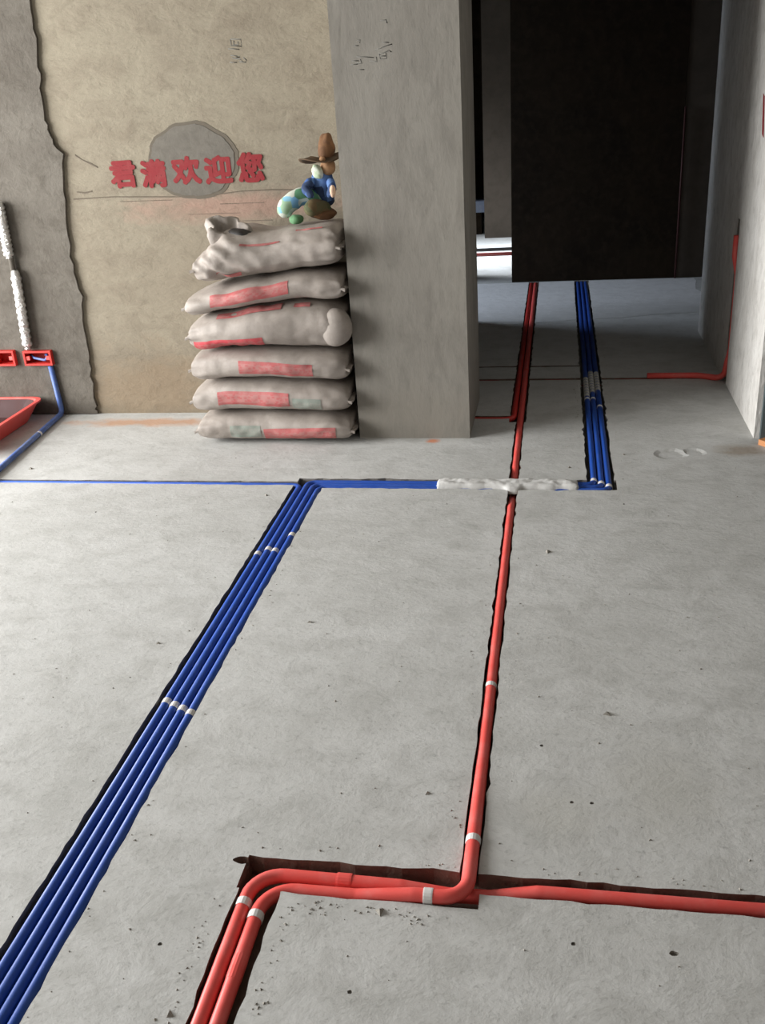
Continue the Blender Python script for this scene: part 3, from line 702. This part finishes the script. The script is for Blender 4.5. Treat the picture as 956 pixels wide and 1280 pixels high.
toy = empty('seated_toy', (-.95, TY, .885)); tag(toy, 'seated cloth toy in brown hat, blue jacket and patterned trousers on the top sack', 'toy')
def chain(name, pts, radii, seed=0, seg=16):
    P = [Vector(q) for q in pts]; out, rad = [], []
    for i in range(len(P)-1):
        for k in range(6):
            t = k/6; out.append(P[i].lerp(P[i+1], t)); rad.append(radii[i]*(1-t)+radii[i+1]*t)
    out.append(P[-1]); rad.append(radii[-1])
    for _ in range(3): out = [out[0]]+[(out[i-1]+out[i]*2+out[i+1])/4 for i in range(1, len(out)-1)]+[out[-1]]
    n = len(out)-1
    return tube(name, out, 1.0, seg, rf=lambda t, i: rad[i]*(1+.08*noise.noise(Vector((i*.6, seed, 0))))*(.45 if i in (0, n) else .8 if i in (1, n-1) else 1))
kid('jacket', chain('jacket', [tp(404, 262, .03), tp(402, 245, .02), tp(404, 226, .0), tp(408, 216, 0)], [.052, .050, .046, .026], 1), M['jacket'], toy)
kid('shirt_front', blob('shirt_front', tp(397, 219, -.045), (.020, .014, .030), (0, -.45, 0), 2, .2), M['shirt'], toy)
kid('head', blob('head', tp(410, 212, -.01), (.030, .034, .036), (0, 0, 0), 3, .08), M['skin'], toy)
hd = bpy.data.objects['head']
kid('nose', blob('nose', tp(403, 203, -.045), (.012, .012, .011), (0, 0, 0), 8, .05), M['skin'], hd)
# hat: domed crown and wide uneven brim
V, Fc = [], []; hc0 = tp(401, 203, -.005); n = 32
prof = [(.040, .004), (.048, .0), (.066, -.004), (.080, -.001), (.081, .003), (.066, .003), (.046, .008), (.038, .012)]
for r, z in prof:
    for k in range(n):
        a = 2*math.pi*k/n; V.append(hc0+Vector((math.cos(a)*r*1.10, math.sin(a)*r*.8, z+.16*r*math.sin(2*a+.4)-.10*math.cos(a)*r*(-1))))
for j in range(len(prof)-1):
    for k in range(n): Fc.append([j*n+k, j*n+(k+1) % n, (j+1)*n+(k+1) % n, (j+1)*n+k])
V = [Vector((min(q.x, -.832), q.y, q.z)) for q in V]
kid('hat_brim', mesh('hat_brim', V, Fc, True), M['brim'], toy)
kid('hat_crown', blob('hat_crown', tp(408, 189, -.005), (.034, .036, .056), (0, .08, 0), 4, .16), M['hat'], toy)
kid('arm', chain('arm', [tp(392, 228, -.035), tp(381, 240, -.055), tp(391, 250, -.085)], [.020, .019, .014], 2), M['jacket'], toy)
kid('arm', chain('arm', [tp(412, 228, -.03), tp(416, 240, -.055), tp(411, 250, -.085)], [.018, .017, .013], 3), M['jacket'], toy)
kid('hand', blob('hand', tp(416, 243, -.095), (.012, .014, .024), (0, 0, 0), 5, .1), mat('peach_cloth', (.62, .42, .30), .85)[0], toy)
kid('leg', chain('leg', [tp(404, 258, .0), tp(378, 247, -.03), tp(357, 262, -.06), tp(356, 276, -.07)], [.034, .036, .036, .026], 4), M['trouser'], toy)
kid('leg', chain('leg', [tp(412, 266, -.02), tp(392, 262, -.08), tp(384, 270, -.11)], [.030, .032, .026], 5), M['olive'], toy)
kid('lap_cloth', blob('lap_cloth', tp(403, 270, -.03), (.055, .05, .024), (0, .1, 0), 6, .2), M['hat'], toy)
kid('foot', blob('foot', tp(371, 278, -.085), (.030, .028, .018), (0, 0, 0), 7, .15), fabric('green_cloth', [(.10, .24, .11), (.14, .30, .15)], 30), toy)

toy.location.z += .012
# ------------------------------------------------------------------ at the end of the corridor wall
pl = boxes('teal_panel', [(.792, 1.1, 3.735, 3.757, .004, .50)], plastic('dark_teal_board', (.07, .095, .10), .6, .3, (.2, .22, .22)))
tag(pl, 'dark teal board standing against the end of the corridor wall', 'board')
pk = link('orange_plank', mesh('orange_plank', *boxdata([(-.25, .25, -.035, .035, 0, .022)])), plastic('orange_wood', (.62, .25, .09), .6, .3, (.55, .35, .2), 20))
pk.location = fl(967, 558) + Vector((.16, 0, .0)); pk.location.z = .001; _e = fl(951, 560); pk.location.x = _e.x+.178; pk.location.y = _e.y-.14
pk.rotation_euler = (0, 0, -.9)
tag(pk, 'orange wooden plank on the floor beside the dark teal board', 'plank')

# ------------------------------------------------------------------ crumbs of mortar along the grooves
def crumbs(n):
    V, Fc = [], []
    base = [Vector(q) for q in ((1, 0, -.3), (-.5, .8, -.3), (-.5, -.8, -.3), (.1, .1, .8))]
    runs = [((-.99, .9), (-.99, 3.25)), ((-.855, .9), (-.855, 3.2)), ((-.195, 1.45), (-.195, 6)), ((-.105, 1.45), (-.105, 6)), ((-.6, 1.40), (.6, 1.40)), ((-.48, 1.27), (-.13, 1.27)), ((-.62, .9), (-.62, 1.35)), ((-.48, .9), (-.48, 1.25)), ((.10, 3.4), (.10, 5)), ((.235, 3.3), (.235, 5)), ((-1, 3.225), (.2, 3.225)), ((-2.4, 4.08), (-.9, 4.08))]
    for i in range(n):
        if random.random() < .62:
            a, b = random.choice(runs); t = random.random(); p = Vector((a[0]+(b[0]-a[0])*t+random.gauss(0, .012), a[1]+(b[1]-a[1])*t+random.gauss(0, .012), 0))
        else: p = Vector((random.uniform(-2.2, .75), random.uniform(.9, 4.0), 0))
        if (-.995 < p.x < -.86) or (-.18 < p.x < -.12) or (-.61 < p.x < -.49 and p.y < 1.4) or (1.29 < p.y < 1.395) or 3.20 < p.y < 3.34 or (.10 < p.x < .24 and p.y > 3.15) or (p.y > 3.9 and p.x < -.09) or (p.y > 3.65 and p.x < -.3): continue
        s = random.uniform(.0012, .0034)*(1+2*(random.random() < .04)); Rm = Matrix.Rotation(random.uniform(0, 6.28), 3, 'Z')
        b0 = len(V); V += [p + Rm @ Vector((q.x*s*random.uniform(.7, 1.6), q.y*s*random.uniform(.7, 1.4), (q.z+.3)*s*.9)) for q in base]
        Fc += [[b0, b0+2, b0+1], [b0, b0+1, b0+3], [b0+1, b0+2, b0+3], [b0+2, b0, b0+3]]
    return mesh('mortar_crumbs', V, Fc)
cr = link('mortar_crumbs', crumbs(900), concrete('crumb', (.36, .34, .30), (.28, .26, .23), (.2, .18, .16), 30, 80), None, 'stuff')
tag(cr, 'tiny mortar crumbs scattered on the concrete floor along the grooves', 'crumbs')
